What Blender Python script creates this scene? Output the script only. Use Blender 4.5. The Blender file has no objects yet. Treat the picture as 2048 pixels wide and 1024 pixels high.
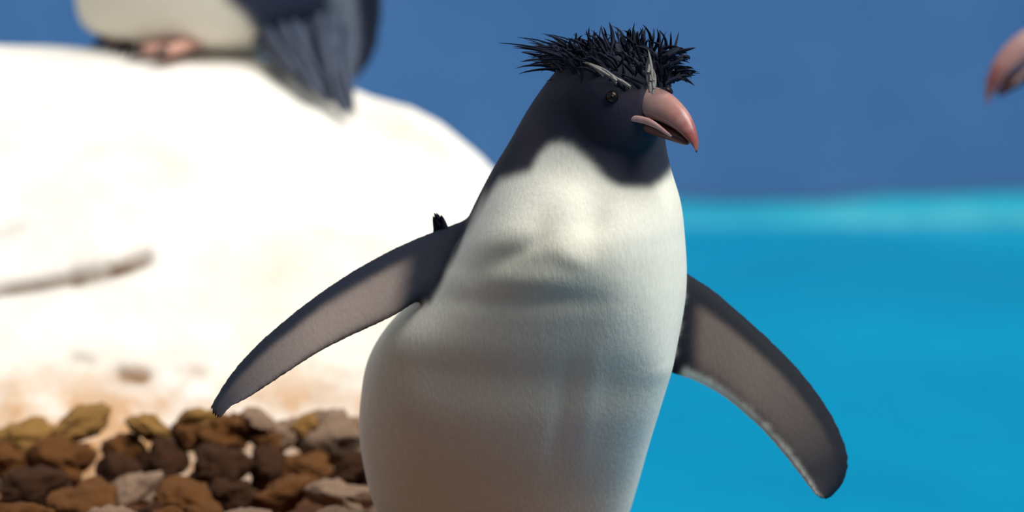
import bpy, bmesh, math, random
import numpy as np
from mathutils import Vector, Matrix, noise
from mathutils.kdtree import KDTree

random.seed(7)
S = bpy.context.scene
COL = S.collection

# ------------------------------------------------------------------ camera
F = 6380.0                      # focal length in pixels of the 2048 px frame
PITCH = math.radians(8.0)
CAMZ = 0.55
cam_d = bpy.data.cameras.new('camera')
cam_d.sensor_width = 36.0
cam_d.lens = F * 36.0 / 2048.0
cam_d.clip_start = 0.05
cam_d.dof.use_dof = True
cam_d.dof.focus_distance = 2.12
cam_d.dof.aperture_fstop = 4.4
cam = bpy.data.objects.new('camera', cam_d)
cam.location = (0, 0, CAMZ)
cam.rotation_euler = (math.pi / 2 - PITCH, 0, 0)
COL.objects.link(cam)
S.camera = cam

# ------------------------------------------------------------------ light
w = bpy.data.worlds.new('world'); S.world = w
w.use_nodes = True
bg = w.node_tree.nodes['Background']
bg.inputs[0].default_value = (0.88, 0.95, 1.0, 1)
bg.inputs[1].default_value = 0.44
sd = bpy.data.lights.new('sun', 'SUN')
sd.energy = 4.5
sd.angle = math.radians(42)
sd.color = (1.0, 0.955, 0.88)
sun = bpy.data.objects.new('sun', sd)
sun.rotation_euler = Vector((-0.62, 0.36, -1.0)).to_track_quat('-Z', 'Y').to_euler()
COL.objects.link(sun)
S.view_settings.view_transform = 'Standard'
S.view_settings.look = 'None'
S.view_settings.gamma = 1.0
S.view_settings.use_curve_mapping = False
S.view_settings.exposure = 0.0

# ------------------------------------------------------------------ helpers
cp, sp = math.cos(PITCH), math.sin(PITCH)
def P(px, py, Y):
    """pixel of the photograph -> world point at world distance Y"""
    u, v = (px - 1024) / F, (512 - py) / F
    d = Vector((u, cp + v * sp, -sp + v * cp))
    t = Y / d.y
    return Vector((d.x * t, Y, CAMZ + d.z * t))
def unP(p):
    """world points (n,3) -> photograph pixels (n,2)"""
    x, y, z = p[:, 0], p[:, 1], p[:, 2] - CAMZ
    dep = y * cp - z * sp
    up = y * sp + z * cp
    return np.stack([1024 + F * x / dep, 512 - F * up / dep], 1)

def link(o, parent=None):
    COL.objects.link(o)
    if parent: o.parent = parent
    return o
def tag(o, label=None, cat=None, group=None, kind=None):
    if label: o['label'] = label
    if cat: o['category'] = cat
    if group: o['group'] = group
    if kind: o['kind'] = kind
    return o
def mesh_obj(name, verts, faces, m, parent=None, smooth=True):
    me = bpy.data.meshes.new(name)
    me.from_pydata([tuple(v) for v in verts], [], faces)
    bm = bmesh.new(); bm.from_mesh(me)
    bmesh.ops.recalc_face_normals(bm, faces=bm.faces)
    bm.to_mesh(me); bm.free()
    if smooth: me.shade_smooth()
    if m: me.materials.append(m)
    return link(bpy.data.objects.new(name, me), parent)
def empty(name, loc):
    o = bpy.data.objects.new(name, None); o.location = loc
    o.empty_display_size = 0.05
    return link(o)

class NT:
    def __init__(s, name):
        s.m = bpy.data.materials.new(name); s.m.use_nodes = True
        s.t = s.m.node_tree; s.b = s.t.nodes['Principled BSDF']
    def n(s, typ, **k):
        nd = s.t.nodes.new(typ)
        for a, b in k.items(): setattr(nd, a, b)
        return nd
    def l(s, a, b): s.t.links.new(a, b)
    def noise(s, scale, detail=4, rough=.55, stretch=None, dist=0.0):
        tc = s.n('ShaderNodeTexCoord'); out = tc.outputs['Object']
        if stretch:
            mp = s.n('ShaderNodeMapping'); mp.inputs['Scale'].default_value = stretch
            s.l(out, mp.inputs[0]); out = mp.outputs[0]
        nz = s.n('ShaderNodeTexNoise'); nz.inputs['Scale'].default_value = scale
        nz.inputs['Detail'].default_value = detail; nz.inputs['Roughness'].default_value = rough
        nz.inputs['Distortion'].default_value = dist
        s.l(out, nz.inputs['Vector']); return nz.outputs['Fac']
    def ramp(s, fac, stops):
        r = s.n('ShaderNodeValToRGB'); e = r.color_ramp.elements
        while len(e) < len(stops): e.new(0.5)
        for el, (p, c) in zip(e, stops): el.position = p; el.color = (*c, 1)
        s.l(fac, r.inputs[0]); return r.outputs[0]
    def mix(s, fac, a, b, mode='MIX'):
        x = s.n('ShaderNodeMix', data_type='RGBA', blend_type=mode)
        for sock, v in ((x.inputs[0], fac), (x.inputs[6], a), (x.inputs[7], b)):
            if hasattr(v, 'node'): s.l(v, sock)
            else: sock.default_value = v if isinstance(v, (int, float)) else (*v, 1)
        return x.outputs[2]
    def bump(s, fac, strength, dist):
        b = s.n('ShaderNodeBump'); b.inputs['Strength'].default_value = strength
        b.inputs['Distance'].default_value = dist
        s.l(fac, b.inputs['Height']); s.l(b.outputs[0], s.b.inputs['Normal'])
    def color(s, v):
        i = s.b.inputs['Base Color']
        if hasattr(v, 'node'): s.l(v, i)
        else: i.default_value = (*v, 1)
    def rough(s, r, spec=0.5):
        s.b.inputs['Roughness'].default_value = r
        s.b.inputs['Specular IOR Level'].default_value = spec

def simple(name, c, r=.5, spec=.5, var=0.25, scale=60, bumps=None):
    t = NT(name)
    nz = t.noise(scale)
    d = tuple(x * (1 - var) for x in c); l_ = tuple(min(1, x * (1 + var)) for x in c)
    t.color(t.ramp(nz, [(.3, d), (.7, l_)]))
    t.rough(r, spec)
    if bumps: t.bump(t.noise(bumps[0]), bumps[1], bumps[2])
    return t.m

def make_plumage():
    t = NT('plumage')
    at = t.n('ShaderNodeAttribute', attribute_name='Col')
    fine = t.noise(420, 3, .6, (1, 1, .28))
    shade = t.ramp(fine, [(.25, (.91, .91, .91)), (.75, (1.04, 1.04, 1.04))])
    t.color(t.mix(1.0, at.outputs['Color'], shade, 'MULTIPLY'))
    t.rough(.7, .15)
    t.bump(fine, .25, .0015)
    return t.m
M = {}
M['plumage'] = make_plumage()
M['crest'] = simple('crest_black', (.010, .014, .028), .8, .12, .3, 90)
M['brow'] = simple('brow_plume', (.17, .17, .17), .6, .3, .2, 90)
M['eye'] = simple('eye_red', (.008, .003, .003), .3, .3, .2, 300)
M['pupil'] = simple('pupil', (.004, .004, .004), .25, .3, 0, 10)
M['foot'] = simple('foot_pink', (.55, .30, .24), .55, .4, .25, 120, (260, .4, .002))
M['claw'] = simple('claw', (.03, .022, .02), .35, .5, .2, 100)
def beak_mat():
    t = NT('beak_horn')
    a = t.noise(90, 4, .6)
    at = t.n('ShaderNodeAttribute', attribute_name='along')
    c0 = t.ramp(at.outputs['Fac'], [(.15, (.50, .36, .35)), (.45, (.42, .23, .21)), (.72, (.30, .075, .075)), (1., (.22, .05, .05))])
    t.color(t.mix(.35, c0, t.ramp(a, [(.30, (.24, .07, .06)), (.52, (.36, .14, .12)), (.72, (.55, .34, .31))])))
    t.rough(.34, .5); t.bump(t.noise(180), .25, .001); return t.m
M['beak'] = beak_mat()
M['beak_low'] = simple('beak_lower', (.13, .045, .04), .4, .5, .3, 90)
M['gape'] = simple('gape_skin', (.58, .34, .32), .5, .4, .2, 120)

# ------------------------------------------------------------------ setting
def wall_mat():
    t = NT('blue_wall_paint')
    big = t.noise(.55, 3, .5)
    base = t.ramp(big, [(.30, (.058, .17, .40)), (.55, (.084, .205, .43)), (.75, (.14, .26, .48))])
    sm = t.noise(5, 5, .6)
    t.color(t.mix(.22, base, t.ramp(sm, [(.3, (.035, .13, .33)), (.7, (.13, .25, .47))])))
    t.rough(.7, .25); t.bump(t.noise(40), .2, .004); return t.m
def slab(name, x0, x1, y0, y1, z0, z1, m):
    v = [(x, y, z) for x in (x0, x1) for y in (y0, y1) for z in (z0, z1)]
    f = [(0, 1, 3, 2), (4, 6, 7, 5), (0, 4, 5, 1), (2, 3, 7, 6), (0, 2, 6, 4), (1, 5, 7, 3)]
    return mesh_obj(name, v, f, m, smooth=False)
WZ = -0.285                                     # water level
o = slab('wall_back', -7, 7, 6.60, 6.85, -.85, 2.6, wall_mat())
tag(o, 'plain blue painted wall behind the pool', 'wall', kind='structure')
o = slab('light_block_wall', -7, 7, -1.5, -1.3, -.85, 3.2, simple('light_block_dark', (.03, .035, .045), .8, .2, .2, 3))  # added out of view: cuts frontal light so the belly falls into shade
tag(o, 'unseen dark wall added behind the camera to block frontal light', 'wall', kind='structure')

def water_mat():
    t = NT('turquoise_water')
    a = t.noise(1.3, 4, .5, (1, .5, 1), .4)
    t.color(t.ramp(a, [(.3, (.0005, .185, .345)), (.55, (.0008, .23, .405)), (.75, (.001, .285, .46))]))
    t.rough(.22, .06)
    t.b.inputs['IOR'].default_value = 1.2
    t.bump(t.noise(7, 3, .5, (1, .6, 1)), .25, .02); return t.m
def grid(x0, x1, nx, y0, y1, ny, fz):
    v = []; f = []
    for j in range(ny + 1):
        for i in range(nx + 1):
            x = x0 + (x1 - x0) * i / nx; y = y0 + (y1 - y0) * j / ny
            v.append((x, y, fz(x, y)))
    for j in range(ny):
        for i in range(nx):
            a = j * (nx + 1) + i
            f.append((a, a + 1, a + nx + 2, a + nx + 1))
    return v, f
def ripple(x, y):
    return WZ + .006 * noise.noise((x * 3.1, y * 1.6, 0)) + .003 * noise.noise((x * 8, y * 4, 3))
v, f = grid(-6, 6, 150, -1.3, 6.40, 130, ripple)
o = mesh_obj('pool_water', v, f, water_mat())
tag(o, 'turquoise pool water with faint ripples', 'water', kind='structure')
o = slab('floor', -7, 7, -1.5, 6.85, -.95, -.85, simple('pool_floor_paint', (.02, .35, .55), .6, .3, .2, 4))
tag(o, 'turquoise painted pool floor', 'floor', kind='structure')

# pool rim: a lumpy pale ledge along the foot of the wall
def rim():
    n, k = 240, 10
    vs, fs = [], []
    for i in range(n + 1):
        x = -5.5 + 11 * i / n
        h = .026 + .020 * noise.noise((x * 2.6, 1.3, 0)) + .007 * noise.noise((x * 7, 4, 0)) + .016 * max(0, min(1, (x - .35) / .7))
        d = .02 * noise.noise((x * 3, 9, 0))
        prof = [(6.36, -.5), (6.36 + d, WZ - .02), (6.37 + d, WZ + h * .45), (6.40 + d, WZ + h * .8),
                (6.46 + d, WZ + h), (6.52, WZ + h * 1.03), (6.595, WZ + h), (6.595, -.5)]
        vs += [(x, y, z) for y, z in prof]
    m = 8
    for i in range(n):
        for j in range(m):
            a, b = i * m + j, i * m + (j + 1) % m
            fs.append((a, b, b + m, a + m))
    fs.append(tuple(range(m))); fs.append(tuple(range(n * m, n * m + m)))
    t = NT('pale_turquoise_rim')
    a = t.noise(2.6, 4, .6)
    t.color(t.ramp(a, [(.3, (.003, .24, .38)), (.5, (.008, .30, .42)), (.7, (.06, .39, .49))]))
    t.rough(.5, .3); t.bump(t.noise(14), .4, .01)
    return mesh_obj('trim_1', vs, fs, t.m)
tag(rim(), 'pale turquoise lumpy pool rim at the foot of the blue wall', 'pool rim', kind='structure')

# ------------------------------------------------------------------ white rock
RIDGE = [(-900, 60), (-400, 80), (0, 92), (300, 97), (520, 112), (650, 152), (740, 192), (820, 214), (880, 248),
         (960, 312), (1040, 395), (1100, 500), (1150, 640), (1190, 800), (1230, 1100)]
YR = 3.32
rx = [P(a, b, YR).x for a, b in RIDGE]; rz = [P(a, b, YR).z for a, b in RIDGE]
GROOVE = [P(-60, 588, 2.95), P(60, 572, 2.95), P(150, 556, 2.95), P(215, 540, 2.95), P(300, 520, 2.96)]
def sm(a, b, x):
    t = max(0., min(1., (x - a) / (b - a))); return t * t * (3 - 2 * t)
def rock_h(x, y):
    top = float(np.interp(x, rx, rz))
    foot = 2.70 + .035 * noise.noise((x * 4, 0, 5)) 
    if y < YR:
        t = (y - foot) / (YR - foot)
        if t < 0: h = .02 + (y - foot) * 2.4
        else:
            h = .02 + (top - .02) * (1 - (1 - t) ** 1.35) if top > .02 else top - (1 - t) * .25
    else:
        t = (y - YR)
        h = top - t * t * 1.6 - t * .12
    bx = .020 * noise.noise((x * 3.2, y * 3.2, 1)) + .010 * noise.noise((x * 8, y * 8, 2)) + .004 * noise.noise((x * 22, y * 22, 3))
    k = 1 - .75 * math.exp(-((y - YR) / .14) ** 2)
    h -= max(0, x - .0 - max(0, y - 2.9) * .3) * 6
    return max(-.6, h + bx * k)
def rock_mesh():
    nx, ny = 460, 420
    x0, x1, y0, y1 = -1.6, .10, 2.645, 4.0
    v, f = grid(x0, x1, nx, y0, y1, ny, rock_h)
    A = np.array(v)
    px = unP(A)
    def seg(p, pts):
        d = np.full(len(p), 1e9)
        for a, b in zip(pts[:-1], pts[1:]):
            a = np.array(a); b = np.array(b); ab = b - a
            t = np.clip(((p - a) @ ab) / (ab @ ab), 0, 1)
            d = np.minimum(d, np.linalg.norm(p - (a + t[:, None] * ab), axis=1))
        return d
    # a long crack and a few pits sunk into the face
    stain = np.zeros(len(A))
    front = A[:, 1] < YR - .05
    for pts, wid, dep in (([(-80, 592), (60, 572), (150, 556)], 8, .0075), ([(150, 556), (190, 546), (240, 536), (290, 518)], 10, .009),
                          ([(245, 748), (285, 752)], 10, .009), ([(150, 712), (180, 718)], 8, .004), ([(385, 742), (405, 748)], 8, .003),
                          ([(-20, 470), (40, 455)], 8, .002)):
        d = seg(px, pts)
        g = np.exp(-(d / wid) ** 2) * front
        A[:, 2] -= g * dep * .6
        stain = np.maximum(stain, np.exp(-(d / (wid * 1.9)) ** 2) * front * min(1, dep / .009))
    # tan-orange staining along the foot of the face
    low = np.clip((.085 - A[:, 2]) / .06, 0, 1) * front
    # block walls down to the pool floor so that the rock is closed
    base = len(A)
    ring = [i for i in range(nx + 1)] + [j * (nx + 1) + nx for j in range(1, ny + 1)] + \
           [ny * (nx + 1) + i for i in range(nx - 1, -1, -1)] + [j * (nx + 1) for j in range(ny - 1, 0, -1)]
    vs = [tuple(q) for q in A] + [(A[i][0], A[i][1], -.85) for i in ring]
    n = len(ring)
    for i in range(n):
        f.append((ring[i], ring[(i + 1) % n], base + (i + 1) % n, base + i))
    f.append(tuple(base + i for i in range(n)))
    t = NT('white_rock')
    a = t.noise(5, 6, .6)
    c0 = t.ramp(a, [(.28, (.70, .62, .52)), (.45, (.80, .76, .69)), (.62, (.84, .82, .78))])
    at = t.n('ShaderNodeAttribute', attribute_name='stain')
    at2 = t.n('ShaderNodeAttribute', attribute_name='foot')
    sn = t.n('ShaderNodeMath', operation='MULTIPLY'); t.l(at.outputs['Fac'], sn.inputs[0])
    t.l(t.ramp(t.noise(26, 4, .6), [(.3, (.45, .45, .45)), (.6, (1, 1, 1))]), sn.inputs[1])
    c1 = t.mix(sn.outputs[0], c0, (.11, .05, .018))
    nz = t.noise(18, 5, .6)
    mul = t.n('ShaderNodeMath', operation='MULTIPLY'); t.l(at2.outputs['Fac'], mul.inputs[0])
    r = t.ramp(nz, [(.35, (.1, .1, .1)), (.65, (1, 1, 1))]); t.l(r, mul.inputs[1])
    c2 = t.mix(mul.outputs[0], c1, (.48, .24, .08))
    t.color(c2); t.rough(.85, .2); t.bump(t.noise(45, 6, .65), .5, .006)
    o = mesh_obj('white_rock', vs, f, t.m)
    for nm, arr in (('stain', stain), ('foot', low)):
        at = o.data.attributes.new(nm, 'FLOAT', 'POINT')
        full = np.zeros(len(vs), dtype=np.float32); full[:len(arr)] = arr
        at.data.foreach_set('value', full)
    return o
tag(rock_mesh(), 'huge smooth cream-white rock mound rising behind the walking penguin', 'rock')

# ------------------------------------------------------------------ brown ledge and rubble
def brown_mat(name, dark, mid, light, sc=22):
    t = NT(name)
    a = t.noise(sc, 6, .65)
    t.color(t.ramp(a, [(.28, dark), (.5, mid), (.72, light)]))
    t.rough(.8, .25); t.bump(t.noise(sc * 3, 5, .65), .7, .006); return t.m
def ledge_h(x, y):
    edge = .12 + .03 * noise.noise((y * 5, 2, 0)) - max(0, y - 2.28) * .55
    h = .006 * noise.noise((x * 9, y * 9, 7)) + .004 * noise.noise((x * 26, y * 26, 7))
    h -= .010
    if x > edge: h -= (x - edge) * 5
    return max(-.7, h)
v, f = grid(-1.7, .34, 150, 1.55, 2.635, 110, ledge_h)
nx, ny = 150, 110
ring = [i for i in range(nx + 1)] + [j * (nx + 1) + nx for j in range(1, ny + 1)] + \
       [ny * (nx + 1) + i for i in range(nx - 1, -1, -1)] + [j * (nx + 1) for j in range(ny - 1, 0, -1)]
b0 = len(v); v += [(v[i][0], v[i][1], -.85) for i in ring]; n = len(ring)
for i in range(n): f.append((ring[i], ring[(i + 1) % n], b0 + (i + 1) % n, b0 + i))
f.append(tuple(b0 + i for i in range(n)))
o = mesh_obj('rock_ledge', v, f, brown_mat('brown_ledge', (.03, .010, .004), (.12, .045, .015), (.28, .13, .05)))
tag(o, 'flat brown rock ledge at the water edge under the walking penguin', 'rock')

STONE = {
 'rust': brown_mat('stone_rust', (.05, .014, .004), (.20, .075, .018), (.40, .18, .05), 30),
 'ochre': brown_mat('stone_ochre', (.16, .07, .015), (.46, .24, .06), (.64, .40, .16), 30),
 'dark': brown_mat('stone_dark', (.016, .005, .002), (.065, .022, .007), (.17, .07, .025), 30),
 'beige': brown_mat('stone_beige', (.22, .12, .07), (.42, .27, .18), (.58, .42, .32), 30)}
SLAB = {'rust': 'rust-brown', 'ochre': 'ochre-orange', 'dark': 'blackish-brown', 'beige': 'pinkish-beige'}
def stone_mesh(seed):
    bm = bmesh.new(); bmesh.ops.create_icosphere(bm, subdivisions=4, radius=1)
    for q in bm.verts:
        p = q.co.copy()
        cell = noise.cell(p * 1.0 + Vector((seed, 0, 0)))
        k = 1 + .45 * noise.noise(p * 1.2 + Vector((seed * 7, 0, 0))) + .38 * (.5 - abs(noise.noise(p * 2.2 + Vector((seed * 3, 5, 0))))) + .16 * noise.noise(p * 5) + .06 * noise.noise(p * 13)
        q.co = p * k
    me = bpy.data.meshes.new('stone'); bm.to_mesh(me); bm.free(); me.shade_smooth(); return me
SM = [stone_mesh(i + 1) for i in range(7)]
MESH_BY = {}
def stone(px, py, wpx, hpx, kind, i, Y=None):
    # stands on the ledge top (z about 0): distance from where its foot meets the ledge
    if Y is None:
        zf = 0.0
        dv = (512 - (py + hpx * .45)) / F
        Y = (CAMZ - zf) / ((sp - dv * cp) / (cp + dv * sp))
        Y = min(Y, 2.60)
    c = P(px, py, Y)
    sx, sz = wpx / 2 * Y / F, hpx / 2 * Y / F
    key = (i % 7, kind)
    if key not in MESH_BY:
        me = SM[i % 7].copy(); me.materials.append(STONE[kind]); MESH_BY[key] = me
    o = bpy.data.objects.new('stone', MESH_BY[key])
    o.location = (c.x, Y + sx * .2, max(c.z, sz * .75))
    o.scale = (sx, (sx + sz) * .55, sz)
    o.rotation_euler = (random.uniform(-.5, .5), random.uniform(-.5, .5), random.choice((0, math.pi)) + random.uniform(-.4, .4))
    link(o)
    size = 'large' if wpx > 128 else ('small' if wpx < 92 else 'middling')
    where = 'pressed against the foot of the white rock' if py < 885 else ('in the middle of the rubble' if py < 975 else 'on the outer ledge side of the rubble')
    tag(o, 'rough %s %s stone %s' % (size, SLAB[kind], where), 'stone', 'loose %s stones' % SLAB[kind])
    return o
STONES = [  # px, py, width, height, colour
 (60, 880, 130, 70, 'ochre'), (170, 855, 120, 60, 'ochre'), (20, 930, 110, 70, 'rust'), (130, 930, 130, 80, 'rust'),
 (245, 910, 110, 70, 'rust'), (290, 860, 100, 50, 'ochre'), (225, 945, 90, 60, 'dark'), (60, 990, 140, 70, 'dark'),
 (30, 1050, 150, 80, 'rust'), (160, 1010, 120, 70, 'rust'), (270, 985, 130, 70, 'beige'), (370, 870, 90, 60, 'rust'),
 (332, 926, 95, 66, 'dark'), (440, 870, 100, 70, 'rust'), (435, 946, 100, 72, 'dark'), (370, 1000, 120, 70, 'rust'),
 (470, 1000, 110, 70, 'dark'), (530, 880, 90, 70, 'rust'), (535, 944, 76, 62, 'dark'), (572, 874, 66, 54, 'beige'),
 (660, 880, 130, 80, 'beige'), (610, 945, 130, 60, 'rust'), (700, 940, 120, 60, 'dark'), (560, 1000, 120, 60, 'rust'),
 (680, 1000, 140, 70, 'beige'), (220, 1060, 150, 70, 'beige'), (350, 1065, 150, 70, 'rust'), (500, 1060, 150, 70, 'beige'),
 (640, 1065, 150, 70, 'beige'), (770, 960, 90, 60, 'dark'), (780, 1030, 100, 60, 'beige'), (470, 850, 60, 40, 'rust'),
 (720, 860, 70, 50, 'beige'), (110, 1075, 110, 60, 'ochre'), (420, 1040, 70, 45, 'rust'), (310, 1030, 60, 40, 'dark'),
 (560, 930, 60, 45, 'ochre'), (400, 840, 70, 36, 'ochre'), (530, 838, 70, 36, 'beige'), (620, 845, 80, 36, 'ochre')]
for i, (a, b, c, d, k) in enumerate(STONES): stone(a + random.uniform(-12, 12), b + random.uniform(-8, 8), c * random.uniform(.74, 1.1), d * random.uniform(.8, 1.25), k, i)

# rock for the penguin on the other side of the pool
def blob_rock(name, c, r, h, m, label):
    bm = bmesh.new(); bmesh.ops.create_icosphere(bm, subdivisions=5, radius=1)
    for q in bm.verts:
        p = q.co.copy()
        k = 1 + .14 * noise.noise(p * 1.7 + Vector((4, 0, 0))) + .05 * noise.noise(p * 5)
        q.co = Vector((p.x * r * k, p.y * r * k, p.z * h * k))
        if q.co.z > 0: q.co.z = min(q.co.z, h * .62 + .1 * (q.co.z - h * .62)) if q.co.z > h * .62 else q.co.z
        q.co += Vector(c)
    me = bpy.data.meshes.new(name); bm.to_mesh(me); bm.free(); me.shade_smooth(); me.materials.append(m)
    o = link(bpy.data.objects.new(name, me)); tag(o, label, 'rock'); return o
ISLE_TOP = -.12
blob_rock('pool_rock', (.92, 3.06, -.515), .30, .58, bpy.data.materials['brown_ledge'], 'brown rock standing in the pool under the penguin with the down-turned beak')

# ------------------------------------------------------------------ penguins
def cr(arr, s):
    """Catmull-Rom through rows of arr at parameters s in [0,1]"""
    a = np.array(arr, float); n = len(a) - 1
    out = []
    for t in s:
        q = min(t * n, n - 1e-9); i = int(q); u = q - i
        p1, p2 = a[i], a[i + 1]; p0 = a[i - 1] if i else 2 * p1 - p2; p3 = a[i + 2] if i + 2 <= n else 2 * p2 - p1
        out.append(.5 * (2 * p1 + (p2 - p0) * u + (2 * p0 - 5 * p1 + 4 * p2 - p3) * u * u + (3 * p1 - p0 - 3 * p2 + p3) * u ** 3))
    return np.array(out)

def loft_body(rings, seg=72, sub=110, keel=0.0):
    """rings: (cx, cy, cz, half width, depth in front, depth behind), top to bottom, facing -Y"""
    R = cr(rings, np.linspace(0, 1, sub))
    v, f = [], []
    for ri, (cx, cy, cz, hw, df, db) in enumerate(R):
        ke = keel(ri / (sub - 1)) if keel else 0
        for k in range(seg):
            a = 2 * math.pi * k / seg; c, s = math.cos(a), math.sin(a)
            e = 2 / 2.25
            x = math.copysign(abs(c) ** e, c) * hw; y = math.copysign(abs(s) ** e, s) * (db if s > 0 else df)
            if s < 0:
                x += ke * (1 - (x / hw) ** 2) * hw
            v.append((cx + x, cy + y, cz))
    for j in range(sub - 1):
        for k in range(seg):
            a, b = j * seg + k, j * seg + (k + 1) % seg
            f.append((a, b, b + seg, a + seg))
    f.append(tuple(range(seg))); f.append(tuple((sub - 1) * seg + k for k in range(seg - 1, -1, -1)))
    return v, f

def ellipsoid(C, X, Y, Z, ra, rb, rc, seg=40, rgs=24, shape=None):
    v, f = [], []
    for j in range(1, rgs):
        th = math.pi * j / rgs
        for k in range(seg):
            a = 2 * math.pi * k / seg
            q = [math.sin(th) * math.cos(a), math.sin(th) * math.sin(a), math.cos(th)]
            if shape: q = shape(q)
            v.append(tuple(C + X * (ra * q[0]) + Y * (rb * q[1]) + Z * (rc * q[2])))
    for j in range(rgs - 2):
        for k in range(seg):
            a, b = j * seg + k, j * seg + (k + 1) % seg
            f.append((a, b, b + seg, a + seg))
    n = len(v)
    v += [tuple(C + Z * rc), tuple(C - Z * rc)]
    for k in range(seg):
        f.append((n, (k + 1) % seg, k)); f.append((n + 1, (rgs - 2) * seg + k, (rgs - 2) * seg + (k + 1) % seg))
    return v, f

def flipper(top, bot, Yr, Yt, th, twist, colfn, n=110, m=30):
    """blade between a leading and a trailing edge; returns verts, faces, colours"""
    s = np.linspace(0, 1, n)
    T, B = cr(top, s), cr(bot, s)
    v, f, col = [], [], []
    for side in (-1, 1):
        for i in range(n):
            for j in range(m):
                t = j / (m - 1)
                p = T[i] * (1 - t) + B[i] * t
                Y = Yr + (Yt - Yr) * s[i] + twist * (t - .5) + side * th * (1 - .55 * s[i]) * max(0, 1 - abs(2 * t - 1) ** 3.2) ** .5
                v.append(tuple(P(p[0], p[1], Y))); col.append(colfn(s[i], t, side))
    h = n * m
    for i in range(n - 1):
        for j in range(m - 1):
            a = i * m + j
            f.append((a, a + 1, a + m + 1, a + m)); f.append((h + a, h + a + m, h + a + m + 1, h + a + 1))
    for i in range(n - 1):
        for j in (0, m - 1):
            a = i * m + j; f.append((a, a + m, h + a + m, h + a))
    for i in (0, n - 1):
        for j in range(m - 1):
            a = i * m + j; f.append((a, a + 1, h + a + 1, h + a))
    return v, f, col

def fuse(name, pieces, voxel, root, body_col, smooth_it=6, dents=None):
    """pieces: list of (verts, faces, colours or None) -> one continuous skin with a colour attribute"""
    vs, fs = [], []
    kd = KDTree(sum(len(p[0]) for p in pieces)); tags = []
    for vv, ff, cc in pieces:
        b = len(vs); vs += vv; fs += [tuple(b + i for i in q) for q in ff]
        tags += cc if cc is not None else [None] * len(vv)
    tmp = mesh_obj('tmp', vs, fs, None)
    # consistent outward normals per piece were made above
    md = tmp.modifiers.new('r', 'REMESH'); md.mode = 'VOXEL'; md.voxel_size = voxel
    if smooth_it:
        ms = tmp.modifiers.new('s', 'SMOOTH'); ms.iterations = smooth_it; ms.factor = .5
    dg = bpy.context.evaluated_depsgraph_get()
    me = bpy.data.meshes.new_from_object(tmp.evaluated_get(dg))
    bpy.data.objects.remove(tmp)
    me.name = name; me.materials.clear(); me.materials.append(M['plumage']); me.shade_smooth()
    for i, q in enumerate(vs): kd.insert(q, i)
    kd.balance()
    n = len(me.vertices)
    co = np.empty(n * 3, dtype=np.float32); me.vertices.foreach_get('co', co); co = co.reshape(-1, 3)
    nr = np.array([v_.normal for v_ in me.vertices])
    if dents:
        px = unP(co); dz = np.zeros(n)
        for x_, y_, sx_, sy_, rot, dep in dents:
            c_, s_ = math.cos(rot), math.sin(rot); dx, dy = px[:, 0] - x_, px[:, 1] - y_
            dz += dep * np.exp(-((dx * c_ + dy * s_) / sx_) ** 2 - ((-dx * s_ + dy * c_) / sy_) ** 2)
        dz *= .5 * np.clip((-.1 - nr[:, 1]) / .2, 0, 1)
        co = (co + nr * dz[:, None]).astype(np.float32)
        me.vertices.foreach_set('co', co.ravel()); me.update()
    cols = body_col(co, nr)
    for i in range(n):
        _, k, _ = kd.find(co[i])
        if tags[k] is not None: cols[i] = tags[k]
    ed = np.empty(len(me.edges) * 2, dtype=np.int32); me.edges.foreach_get('vertices', ed); ed = ed.reshape(-1, 2)
    deg = np.bincount(ed.ravel(), minlength=n)[:, None]
    for _ in range(3):
        acc = np.zeros_like(cols)
        for c_ in range(3):
            acc[:, c_] = np.bincount(ed[:, 0], cols[ed[:, 1], c_], n) + np.bincount(ed[:, 1], cols[ed[:, 0], c_], n)
        cols = .4 * cols + .6 * acc / np.maximum(deg, 1)
    at = me.color_attributes.new('Col', 'FLOAT_COLOR', 'POINT')
    at.data.foreach_set('color', np.concatenate([cols, np.ones((n, 1))], 1).astype(np.float32).ravel())
    o = bpy.data.objects.new(name, me); link(o, root)
    o.matrix_parent_inverse = root.matrix_world.inverted() if False else Matrix.Translation(-root.location)
    return o

def part(name, v, f, m, root, parent=None):
    o = mesh_obj(name, v, f, m)
    if parent is None:
        o.parent = root; o.matrix_parent_inverse = Matrix.Translation(-root.location)
    else:
        o.parent = parent
    return o

def tube(path, radii, seg=14, flat=None, up=None, cap=True):
    v, f = [], []
    n = len(path)
    for i in range(n):
        d = (path[min(i + 1, n - 1)] - path[max(i - 1, 0)]).normalized()
        s = d.cross(up or Vector((0, 0, 1))).normalized(); u = s.cross(d)
        a, b = radii[i] if isinstance(radii[i], tuple) else (radii[i], radii[i])
        for k in range(seg):
            t = 2 * math.pi * k / seg
            v.append(path[i] + s * (a * math.cos(t)) + u * (b * math.sin(t)))
    for i in range(n - 1):
        for k in range(seg):
            p, q = i * seg + k, i * seg + (k + 1) % seg
            f.append((p, q, q + seg, p + seg))
    f.append(tuple(range(seg))); f.append(tuple((n - 1) * seg + k for k in range(seg - 1, -1, -1)))
    return v, f

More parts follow.
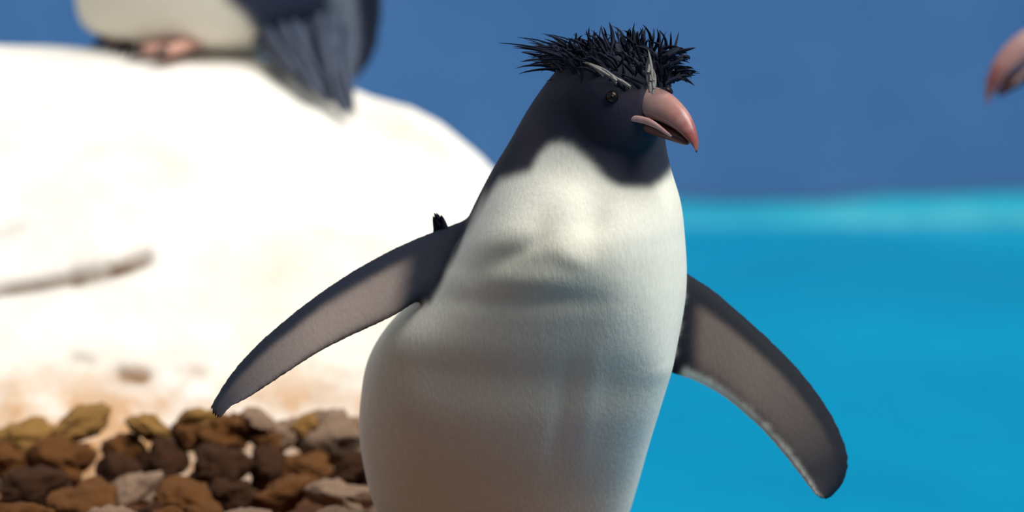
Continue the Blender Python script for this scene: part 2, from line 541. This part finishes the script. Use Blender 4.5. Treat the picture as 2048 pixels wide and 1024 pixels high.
def head_parts(root, C, look, k=1.0, fat=1.0, drop=.0, roll=0.0, eye_up=.012):
    """beak (two mandibles), gape skin and eyes on a head centred at C looking along look"""
    L = look.normalized(); Z = Vector((0, 0, 1)); Sd = L.cross(Z).normalized(); U = Sd.cross(L).normalized()
    if roll: 
        q = Matrix.Rotation(roll, 3, L); Sd = q @ Sd; U = q @ U
    g = lambda a, b, c: C + (L * a + Sd * b + U * c) * k
    # upper mandible: deep at the base, arched culmen, hooked tip
    prof = [(.028, .004, .0105, .0140), (.036, .0045, .0108, .0140), (.046, .0045, .0105, .0132), (.056, .0030, .0095, .0122),
            (.066, .0000, .0082, .0106), (.074, -.0040, .0066, .0092), (.081, -.0095, .0046, .0070), (.0855, -.0150, .0026, .0040), (.0868, -.0195, .0010, .0016)]
    R = cr(prof, np.linspace(0, 1, 34))
    v, f = [], []
    seg = 20
    for a, c, w_, h_ in R:
        for j in range(seg):
            t = 2 * math.pi * j / seg
            x, z = math.cos(t), math.sin(t)
            zz = z * h_ if z > 0 else z * h_ * .55
            xx = math.copysign(abs(x) ** .9, x) * w_ * (1 - .25 * max(0, z) ** 2)
            v.append(g(a, xx * fat, c + zz * fat))
    for i in range(len(R) - 1):
        for j in range(seg):
            p, q = i * seg + j, i * seg + (j + 1) % seg
            f.append((p, q, q + seg, p + seg))
    f.append(tuple(range(seg))); f.append(tuple((len(R) - 1) * seg + j for j in range(seg)))
    up = part('upper_beak', v, f, M['beak'], root)
    at = up.data.attributes.new('along', 'FLOAT', 'POINT')
    at.data.foreach_set('value', np.repeat(np.linspace(0, 1, len(R)), seg).astype(np.float32))
    for s in (-1, 1):                                           # slit nostril
        pa = [g(.045 + .012 * t, s * (.0098 - .0022 * t), .0065 - .003 * t) for t in np.linspace(0, 1, 8)]
        vv, ff = tube(pa, [.0005, .0009, .0012, .0013, .0013, .0012, .0009, .0005], 8)
        part('nostril', vv, ff, M['claw'], root, None).parent = up
    lo = [(.028, -.0085, .0100, .0050), (.040, -.0100, .0098, .0055), (.054, -.0110, .0082, .0055), (.066, -.0125, .0060, .0046), (.074, -.0145, .0036, .0032), (.0775, -.0155, .0014, .0012)]
    R = cr(lo, np.linspace(0, 1, 24))
    pa = [g(a, 0, c) for a, c, _, _ in R]
    vv, ff = tube(pa, [(float(q[2]) * k, float(q[3]) * k) for q in R], 18, up=U)
    part('lower_beak', vv, ff, M['beak_low'], root)
    for s in (-1, 1):                                           # bare pink skin at the gape
        pa = [g(a, s * b, c) for a, b, c in ((.020, .0275, -.0130), (.025, .0245, -.0080), (.032, .0190, -.0040), (.042, .0140, -.0035), (.054, .0120, -.0055), (.068, .0090, -.0115))]
        pa = [Vector(q) for q in cr([tuple(q) for q in pa], np.linspace(0, 1, 20))]
        rr = np.interp(np.linspace(0, 1, 20), [0, .3, .7, 1], [.0008, .0024, .0028, .0010])
        vv, ff = tube(pa, [(float(r) * k * .6, float(r) * k) for r in rr], 12, up=U)
        part('gape_skin', vv, ff, M['gape'], root)
    for s in (-1, 1):
        e = g(.0225, s * .0298, eye_up)
        out = (Sd * s * .8 + L * .6).normalized()
        vv, ff = ellipsoid(e, Sd, L, U, .0048 * k, .0048 * k, .0048 * k, 20, 12)
        eo = part('eye', vv, ff, M['eye'], root)
        vv, ff = ellipsoid(e + out * .0028 * k, Sd, L, U, .0025 * k, .0025 * k, .0025 * k, 16, 10)
        part('pupil', vv, ff, M['pupil'], root, None).parent = eo
    # sub-parts share the parent's frame
    for o in root.children:
        for c in o.children: c.matrix_parent_inverse = Matrix.Identity(4)
    return L, Sd, U

def blade(v, f, b, t, wid, bend, n=7):
    """one thin tapering feather from b to t"""
    d = t - b; ax = d.normalized()
    s = ax.cross(Vector((0, 1, .2))).normalized(); u = s.cross(ax)
    base = len(v)
    for i in range(n):
        q = i / (n - 1)
        c = b + d * q + bend * (4 * q * (1 - q))
        r = wid * (1 - q) ** .7 * (.55 + .45 * min(1, q * 4)) + .0001
        v += [tuple(c + s * r), tuple(c + u * r * .45), tuple(c - s * r), tuple(c - u * r * .45)]
    for i in range(n - 1):
        for k in range(4):
            a, e = base + i * 4 + k, base + i * 4 + (k + 1) % 4
            f.append((a, e, e + 4, a + 4))

def foot(root, loc, ang, k=1.0):
    R = Matrix.Rotation(ang, 3, 'Z')                            # toes point along -Y turned by ang
    g = lambda x, y, z: Vector(loc) + R @ Vector((x * k, y * k, z * k))
    toes = [[(0, .02, .022), (-.012, -.005, .017), (-.024, -.035, .011), (-.031, -.058, .007)],
            [(0, .02, .022), (0, -.010, .018), (0, -.042, .011), (0, -.068, .007)],
            [(0, .02, .022), (.012, -.005, .017), (.024, -.035, .011), (.031, -.058, .007)]]
    vs, fs = [], []
    for t in toes:
        pa = [g(*q) for q in cr(t, np.linspace(0, 1, 14))]
        v, f = tube(pa, [(float(r) * k, float(r) * k * .8) for r in np.linspace(.013, .0075, 14)], 12)
        b = len(vs); vs += v; fs += [tuple(b + i for i in q) for q in f]
    web = [g(0, .01, .012), g(-.026, -.045, .008), g(-.013, -.048, .007), g(0, -.055, .008), g(.013, -.048, .007), g(.026, -.045, .008)]
    b = len(vs); vs += web + [q - Vector((0, 0, .005 * k)) for q in web]
    for i in range(1, 5): fs += [(b, b + i, b + i + 1), (b + 6, b + 7 + i, b + 6 + i)]
    for i in range(6): j = (i + 1) % 6; fs.append((b + i, b + j, b + 6 + j, b + 6 + i))
    shin = [g(0, .02, .018), g(0, .024, .045), g(0, .026, .075)]
    v, f = tube(shin, [.014 * k, .016 * k, .022 * k], 14, up=Vector((0, 1, 0)))
    b = len(vs); vs += v; fs += [tuple(b + i for i in q) for q in f]
    fo = part('foot', vs, fs, M['foot'], root)
    for t in toes:
        e = Vector(t[-1]); d = (e - Vector(t[-2])).normalized()
        pa = [g(*(e + d * a + Vector((0, 0, z)))) for a, z in ((-.002, .001), (.006, .003), (.012, 0), (.016, -.005))]
        v, f = tube(pa, [.0045 * k, .004 * k, .0025 * k, .0006 * k], 8)
        part('claw', v, f, M['claw'], root, None).parent = fo
    for c in fo.children: c.matrix_parent_inverse = Matrix.Identity(4)

BLACK = np.array((.016, .021, .036)); WHITE = np.array((.80, .80, .75))
TAUPE = np.array((.52, .42, .39))
def mixc(a, b, t): return a * (1 - t) + b * t
def inside(poly, p):
    x, y = p[:, 0], p[:, 1]; r = np.zeros(len(p), bool); n = len(poly)
    for i in range(n):
        (x0, y0), (x1, y1) = poly[i], poly[(i + 1) % n]
        with np.errstate(divide='ignore', invalid='ignore'):
            c = ((y0 > y) != (y1 > y)) & (x < (x1 - x0) * (y - y0) / (y1 - y0 + 1e-12) + x0)
        r ^= c
    return r
def dist_poly(poly, p):
    d = np.full(len(p), 1e9)
    for i in range(len(poly)):
        a = np.array(poly[i], float); b = np.array(poly[(i + 1) % len(poly)], float); ab = b - a
        t = np.clip(((p - a) @ ab) / (ab @ ab + 1e-9), 0, 1)
        d = np.minimum(d, np.linalg.norm(p - (a + t[:, None] * ab), axis=1))
    return d
def nz_arr(co, sc):
    return np.array([noise.noise((c[0] * sc, c[1] * sc, c[2] * sc)) for c in co])

# ---------------------------------------------- the walking penguin
Y0 = 2.20
ROWS = [ # py, left, right, Y of the axis, depth in front, depth behind
 (88, 1205, 1280, 2.150, .010, .012), (104, 1160, 1315, 2.150, .026, .030), (135, 1120, 1338, 2.150, .038, .044), (172, 1088, 1338, 2.153, .044, .052),
 (225, 1052, 1330, 2.157, .046, .060), (285, 1018, 1332, 2.160, .050, .068), (340, 984, 1344, 2.165, .062, .075), (400, 952, 1362, 2.175, .090, .082),
 (460, 922, 1370, 2.18, .104, .090), (540, 872, 1375, 2.19, .108, .098), (600, 822, 1371, 2.195, .104, .102), (660, 766, 1359, 2.20, .099, .106),
 (720, 731, 1342, 2.21, .096, .108), (790, 717, 1321, 2.22, .094, .110), (860, 713, 1300, 2.235, .092, .110), (930, 722, 1281, 2.25, .088, .106),
 (1000, 740, 1261, 2.262, .082, .100), (1070, 775, 1236, 2.27, .070, .092), (1120, 828, 1195, 2.275, .052, .075), (1150, 900, 1130, 2.28, .030, .045)]
rings = []
for py, xl, xr, Y, df, db in ROWS:
    c = P((xl + xr) / 2, py, Y); rings.append((c.x, c.y, c.z, (xr - xl) / 2 * Y / F, df, db))
hero = empty('penguin', (P(1010, 1180, 2.2).x, 2.2, .0))
tag(hero, 'black and white penguin with spiky crest walking with both flippers spread', 'penguin')
bv, bf = loft_body(rings, keel=lambda q: .50 * max(0, min(1, (q - .42) / .2)))
HC = P(1222, 205, 2.138)
LOOK = Vector((.67, -.70, -.17)).normalized()
hs = LOOK.cross(Vector((0, 0, 1))).normalized(); hu = hs.cross(LOOK)
def headshape(q):
    x = q[0]; k = 1 - .22 * max(0, x) ** 2
    return [x, q[1] * k, q[2] * (k if q[2] > 0 else 1)]
hv, hf = ellipsoid(HC, LOOK, hs, hu, .043, .037, .040, shape=headshape)
# flippers, from their leading and trailing edges
def col_left(s, t, side):
    if side > 0: return BLACK
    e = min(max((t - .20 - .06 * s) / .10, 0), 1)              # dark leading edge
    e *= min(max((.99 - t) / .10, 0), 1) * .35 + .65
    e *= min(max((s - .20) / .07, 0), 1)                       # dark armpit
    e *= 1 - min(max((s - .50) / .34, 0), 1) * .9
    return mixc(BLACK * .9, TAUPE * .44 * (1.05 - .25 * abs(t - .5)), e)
def col_right(s, t, side):
    if t > .92 and .12 < s < .93: return WHITE * .9
    if side > 0: return BLACK
    e = min(max((t - .22) / .07, 0), 1) * min(max((.92 - t) / .09, 0), 1)
    e *= min(max((s - .13) / .05 + .8 * (.5 - t), 0), 1)
    e *= 1 - min(max((s - .36) / .36, 0), 1) * .95
    return mixc(BLACK * .5, TAUPE * .25, e)
ltop = [(985, 400), (938, 434), (872, 460), (802, 489), (740, 521), (680, 557), (620, 599), (562, 645), (510, 692), (465, 742), (436, 785), (421, 815), (428, 838)]
lbot = [(935, 560), (880, 590), (832, 606), (790, 632), (740, 656), (690, 679), (640, 705), (592, 735), (545, 766), (502, 794), (472, 810), (456, 820), (440, 838)]
rtop = [(1330, 505), (1376, 545), (1422, 575), (1478, 622), (1542, 680), (1602, 742), (1650, 805), (1680, 860), (1697, 912), (1690, 960), (1668, 990), (1655, 999)]
rbot = [(1290, 720), (1346, 748), (1392, 765), (1442, 792), (1478, 820), (1514, 852), (1548, 888), (1578, 924), (1602, 955), (1620, 978), (1634, 994), (1645, 1000)]
lv, lf, lc = flipper(ltop, lbot, 2.185, 2.10, .0085, -.03, col_left)
rv, rf, rc = flipper(rtop, rbot, 2.215, 2.17, .0085, -.02, col_right)
# shoulder lumps where the flippers leave the body
s1v, s1f = ellipsoid(P(915, 500, 2.19), Vector((1, 0, 0)), Vector((0, 1, 0)), Vector((0, 0, 1)), .028, .032, .036, 24, 16)
HOOD = [(700, 380), (820, 598), (858, 606), (885, 560), (908, 510), (936, 462), (966, 402), (1000, 358), (1032, 348), (1062, 338), (1080, 308), (1098, 290), (1120, 285), (1142, 292),
        (1166, 312), (1192, 338), (1215, 356), (1240, 370), (1268, 376), (1300, 375), (1326, 364), (1342, 345), (1420, 320), (1420, 20), (900, 20)]
cyr = [r[1] for r in rings][::-1]; czr = [r[2] for r in rings][::-1]
def hero_col(co, nr):
    px = unP(co)
    wob = nz_arr(co, 55) * 7
    d = dist_poly(HOOD, px); sd_ = np.where(inside(HOOD, px), -d, d) + wob
    blk = np.clip(.5 - sd_ / 16, 0, 1)
    cy = np.interp(co[:, 2], czr, cyr)
    back = np.clip((co[:, 1] - cy - .030 + nz_arr(co, 40) * .006) / .012, 0, 1)   # black back
    blk = np.maximum(blk, back)
    dirt = np.clip(nz_arr(co, 14) * .5 + .35, 0, 1)[:, None]
    wh = WHITE * (1 - dirt * np.array((.06, .09, .22)))
    sheen = np.clip(nz_arr(co, 30) * .8 + .4, 0, 1)[:, None]
    bk = BLACK * (1 - sheen) + np.array((.040, .036, .058)) * sheen
    return wh * (1 - blk[:, None]) + bk * blk[:, None]
# soft folds of the breast plumage: x, y, radii, turn, depth
DENTS = [(1188, 432, 34, 55, .3, -.012), (1130, 395, 70, 36, .3, .004), (1290, 450, 40, 60, 0, .002), (1010, 470, 60, 30, -.6, .004), (1030, 505, 55, 20, -.5, -.0045),
         (1080, 470, 26, 44, .3, -.003), (1040, 560, 120, 26, 0, .005), (1060, 605, 140, 22, 0, -.005), (960, 560, 30, 30, 0, -.003), (1150, 520, 40, 22, .4, .003),
         (1180, 780, 24, 120, .15, .003), (1120, 820, 20, 100, .15, -.003), (820, 800, 50, 110, 0, .003), (1230, 640, 30, 90, .2, .002)]
fuse('body', [(bv, bf, None), (hv, hf, None), (lv, lf, lc), (rv, rf, rc)], .0021, hero, hero_col, 5, DENTS)
head_parts(hero, HC + LOOK * .006 + Vector((0, 0, .0005)), (LOOK + Vector((0, 0, .05))).normalized(), .87, 1.16)
# crest: stiff black spikes on the crown, wisps to the nape, a tuft over the far eye
cv, cf = [], []
U = random.uniform
def spike(b, t, Yb, Yt, wd, bend=.004):
    blade(cv, cf, P(*b, Yb), P(*t, Yt), wd, Vector((U(-1, 1), U(-1, 1), U(.2, 1))) * bend)
for i in range(84):
    x = U(1150, 1345); y = 90 + ((x - 1245) / 100) ** 2 * 40 + U(0, 40)
    spike((x, y + 10), (x + (x - 1265) * .18 + U(-22, 14), U(44, 88) + max(0, abs(x - 1255) - 40) * .42), 2.135 + U(-.03, .03), 2.14 + U(-.04, .03), U(.0009, .0021))
for i in range(70):
    x = U(1115, 1200); y = U(108, 150)
    L_ = U(30, 125); a = math.radians(U(150, 208) - 0)
    spike((x, y), (x + math.cos(a) * L_, y + math.sin(a) * L_ * -.55 * -1 - U(8, 30)), 2.15 + U(-.03, .03), 2.16 + U(-.03, .04), U(.0007, .0018))
for i in range(34):
    x = U(1318, 1352); y = U(108, 172)
    spike((x, y), (x + U(22, 56), y + U(-22, 14)), 2.12 + U(-.03, .02), 2.115 + U(-.03, .02), U(.0014, .0026))
for i in range(95):
    x = U(1130, 1335); y = U(98, min(182, 128 + max(0, x - 1140) * .55))
    Yf = 2.098 + ((x - 1255) / 100) ** 2 * .022 + max(0, 130 - y) * .0004
    spike((x, y), (x + U(-52, 6), y - U(12, 40)), Yf + .004, Yf - .001, U(.0009, .0019))
part('crest', cv, cf, M['crest'], hero)
# pale brow plumes: one over each eye, swept back
for pts, n in ((((1262, 178), (1225, 158), (1185, 132), (1140, 112)), 7), (((1306, 190), (1302, 150), (1298, 115), (1296, 84)), 8)):
    cv, cf = [], []
    for i in range(n):
        a = U(0, .55); b = min(1, a + U(.3, .55)); q = cr(pts, [a, b])
        Yb = 2.084 + (.02 if n < 8 else .012) * a
        spike((q[0][0] + U(-6, 6), q[0][1] + U(-4, 4)), (q[1][0] + U(-7, 7), q[1][1] + U(-5, 5)), Yb, Yb + .012, U(.0010, .0018), .002)
    part('brow_plume', cv, cf, M['brow'], hero)
# dark feather nub on the shoulder
cv, cf = [], []
for i in range(12): spike((886 + U(-9, 9), 478), (874 + U(-9, 9), 424 + U(0, 14)), 2.19 + U(-.004, .006), 2.185 + U(-.006, .006), .0040, .001)
part('shoulder_tuft', cv, cf, M['crest'], hero)
# stiff tail feathers behind
cv, cf = [], []
for i in range(14):
    a = (i - 6.5) / 6.5
    blade(cv, cf, Vector((P(1000, 1100, 2.2).x + a * .03, 2.34, .085)), Vector((P(1000, 1100, 2.2).x + a * .05, 2.44, .015)), .0045, Vector((0, 0, -.006)))
part('tail', cv, cf, M['crest'], hero)
foot(hero, (P(900, 1180, 2.2).x, 2.24, 0), -.2, 1.0)
foot(hero, (P(1105, 1180, 2.2).x, 2.23, 0), .2, 1.0)

# ---------------------------------------------- the penguin on the white rock
YB = 3.36
ROWS2 = [(-800, 300, 470, YB, .022, .030), (-775, 268, 500, YB, .045, .050), (-720, 250, 520, YB, .055, .060), (-650, 248, 530, YB, .055, .062), (-570, 240, 560, YB, .062, .070), (-460, 205, 610, YB, .08, .085),
         (-330, 172, 650, YB, .10, .10), (-200, 155, 680, YB, .112, .11), (-80, 150, 690, YB, .112, .115), (-10, 152, 672, YB, .105, .115), (40, 162, 645, YB, .095, .105),
         (66, 190, 610, YB, .08, .098), (84, 250, 572, YB, .062, .085), (100, 350, 545, YB, .045, .065), (114, 430, 525, YB, .02, .04)]
rings2 = []
for py, xl, xr, Y, df, db in ROWS2:
    c = P((xl + xr) / 2, py, Y); rings2.append((c.x, c.y, c.z, (xr - xl) / 2 * Y / F, df, db))
b2v, b2f = loft_body(rings2, 56, 70)
foot_z = P(360, 108, YB - .02).z
p2 = empty('penguin', (P(380, 110, YB).x, YB, foot_z))
tag(p2, 'penguin standing on the white rock with pale belly and dark tail', 'penguin')
zr2 = [r[2] for r in rings2][::-1]; xr2 = [r[0] for r in rings2][::-1]; wr2 = [r[3] for r in rings2][::-1]; yr2 = [r[1] for r in rings2][::-1]
HC2 = P(375, -680, YB - .01)
def col2(co, nr):
    px = unP(co)
    xc = np.interp(co[:, 2], zr2, xr2); ww = np.interp(co[:, 2], zr2, wr2)
    u = (co[:, 0] - xc) / ww
    lim = np.interp(px[:, 1], [-400, 0, 60, 106], [.05, .22, .52, 1.1])
    blk = np.clip((u - lim) / .10 + .5 + nz_arr(co, 40) * .3, 0, 1)
    blk = np.maximum(blk, np.clip((co[:, 1] - np.interp(co[:, 2], zr2, yr2) - .02) / .012 - 1.5 * np.clip((-.2 - u), 0, 1), 0, 1))
    blk = np.maximum(blk, np.clip((-500 - px[:, 1]) / 30, 0, 1))
    wh = np.array((.86, .80, .68)); bk = np.array((.030, .040, .075))
    return wh * (1 - blk[:, None]) + bk * blk[:, None]
L2 = Vector((-.85, -.5, -.1)).normalized()
h2v, h2f = ellipsoid(HC2, L2, L2.cross(Vector((0, 0, 1))).normalized(), Vector((0, 0, 1)), .050, .043, .047, 32, 20)
# flipper hanging on the far side of its back: pale inner face, dark leading edge
def col_b(s, t, side):
    e = min(max((.60 - t) / .10, 0), 1)
    return mixc(np.array((.010, .016, .034)), np.array((.26, .31, .42)), e * (.6 + .4 * s))
f2t = [(560, -330), (590, -220), (620, -120), (640, -30), (655, 40), (672, 100), (690, 150)]
f2b = [(650, -370), (720, -260), (752, -150), (765, -50), (765, 40), (750, 110), (712, 165)]
f2v, f2f, f2c = flipper(f2t, f2b, YB - .02, YB - .05, .009, -.01, col_b, 70, 24)
fuse('body', [(b2v, b2f, None), (h2v, h2f, None), (f2v, f2f, f2c)], .004, p2, col2, 4)
head_parts(p2, HC2, L2, 1.15)
cv, cf = [], []
for i in range(60):
    b = HC2 + Vector((U(-.03, .03), U(-.035, .035), .04)); blade(cv, cf, b, b + Vector((U(-.01, .05), U(-.03, .03), U(.015, .04))), .002, Vector((0, 0, .003)))
part('crest', cv, cf, M['crest'], p2)
def on_rock(px, py):
    Y = 2.8
    while Y < 3.5:
        q = P(px, py, Y)
        if q.z < rock_h(q.x, Y) + .012: break
        Y += .004
    return P(px, py, Y - .004)
t2 = simple('tail_slate', (.045, .060, .10), .55, .4, .35, 60)
cv, cf = [], []
for i in range(18):                                             # long stiff tail trailing down over the rock
    a = i / 17
    b = P(500 + 190 * a, 20 + 40 * U(0, 1), YB - .05 + U(-.01, .02)); t = on_rock(640 + 78 * a + U(-8, 4), 190 + 46 * min(1, a * 1.3) + U(-8, 4))
    blade(cv, cf, b, t, .0105, Vector((-.004, -.012, .004 * a)), 9)
part('tail', cv, cf, t2, p2)
foot(p2, (P(330, 110, YB).x, YB + .0, foot_z + .004), -1.1, .95)
foot(p2, (P(400, 112, YB).x, YB - .05, foot_z + .002), -.9, .95)

# ---------------------------------------------- the penguin at the right: only its beak reaches in
Y3 = 3.0
tip = P(1976, 212, Y3)
L3 = Vector((-.80, -.22, -.36)).normalized()
k3 = 1.35
s3 = L3.cross(Vector((0, 0, 1))).normalized(); u3 = s3.cross(L3)
HC3 = tip - L3 * (.0868 * k3) + u3 * (.0195 * k3)
p3 = empty('penguin', (.86, 3.06, ISLE_TOP))
tag(p3, 'penguin leaning in with only its down-turned orange-brown beak before the blue wall', 'penguin')
def ring3(z, x, hw, df, db): return (x, 3.05, z, hw, df, db)
zt = HC3.z
R3 = [(HC3.x + .005, HC3.y, zt + .05, .02, .02, .02), (HC3.x + .008, HC3.y, zt + .035, .046, .04, .04), (HC3.x + .016, HC3.y + .004, zt + .0, .056, .05, .05), (HC3.x + .045, 3.04, zt - .05, .068, .06, .06),
      (HC3.x + .10, 3.05, zt - .11, .088, .082, .082), (.80, 3.06, zt - .18, .105, .10, .10), (.84, 3.06, zt - .26, .115, .11, .11),
      (.86, 3.06, ISLE_TOP + .11, .11, .11, .11), (.87, 3.06, ISLE_TOP + .07, .09, .09, .09), (.875, 3.06, ISLE_TOP + .04, .05, .05, .05)]
b3v, b3f = loft_body(R3, 48, 60)
h3v, h3f = ellipsoid(HC3, L3, s3, u3, .050, .046, .048, 32, 20)
zr3 = [r[2] for r in R3][::-1]; xr3 = [r[0] for r in R3][::-1]; wr3 = [r[3] for r in R3][::-1]
def col3(co, nr):
    u = (co[:, 0] - np.interp(co[:, 2], zr3, xr3)) / np.interp(co[:, 2], zr3, wr3)
    blk = np.maximum(np.clip((u + .1) / .12 + .5, 0, 1), np.clip((co[:, 2] - zt + .07) / .012, 0, 1))
    return WHITE * (1 - blk[:, None]) + BLACK * blk[:, None]
def wflip(side):
    # hanging flipper in world space
    v, f, c = [], [], []
    n, m = 40, 14
    for sd2 in (-1, 1):
        for i in range(n):
            s = i / (n - 1)
            for j in range(m):
                t = j / (m - 1) * 2 - 1
                wd = .034 * (1 - s) ** .35 * (.75 + .5 * s * (1 - s) * 2) + .002
                y = 3.06 + side * (.105 + .03 * s) + sd2 * .007 * (1 - .5 * s) * max(0, 1 - abs(t) ** 3) ** .5
                v.append((.80 + .09 * s + t * wd, y, zt - .15 - .20 * s)); c.append(BLACK)
    h = n * m
    for i in range(n - 1):
        for j in range(m - 1):
            a = i * m + j; f += [(a, a + 1, a + m + 1, a + m), (h + a, h + a + m, h + a + m + 1, h + a + 1)]
        for j in (0, m - 1):
            a = i * m + j; f.append((a, a + m, h + a + m, h + a))
    for i in (0, n - 1):
        for j in range(m - 1):
            a = i * m + j; f.append((a, a + 1, h + a + 1, h + a))
    return v, f, c
fuse('body', [(b3v, b3f, None), (h3v, h3f, None), wflip(-1), wflip(1)], .004, p3, col3, 4)
head_parts(p3, HC3, L3, k3)
cv, cf = [], []
for i in range(60):
    b = HC3 + Vector((U(-.02, .04), U(-.035, .035), .042)); blade(cv, cf, b, b + Vector((U(.0, .06), U(-.03, .03), U(.01, .04))), .002, Vector((0, 0, .003)))
part('crest', cv, cf, M['crest'], p3)
cv, cf = [], []
for i in range(12):
    a = (i - 5.5) / 5.5
    blade(cv, cf, Vector((.94, 3.06 + a * .03, ISLE_TOP + .08)), Vector((1.04, 3.06 + a * .05, ISLE_TOP + .015)), .0045, Vector((0, 0, -.006)))
part('tail', cv, cf, M['crest'], p3)
foot(p3, (.85, 3.02, ISLE_TOP), -1.4, 1.15)
foot(p3, (.85, 3.11, ISLE_TOP), -1.7, 1.15)
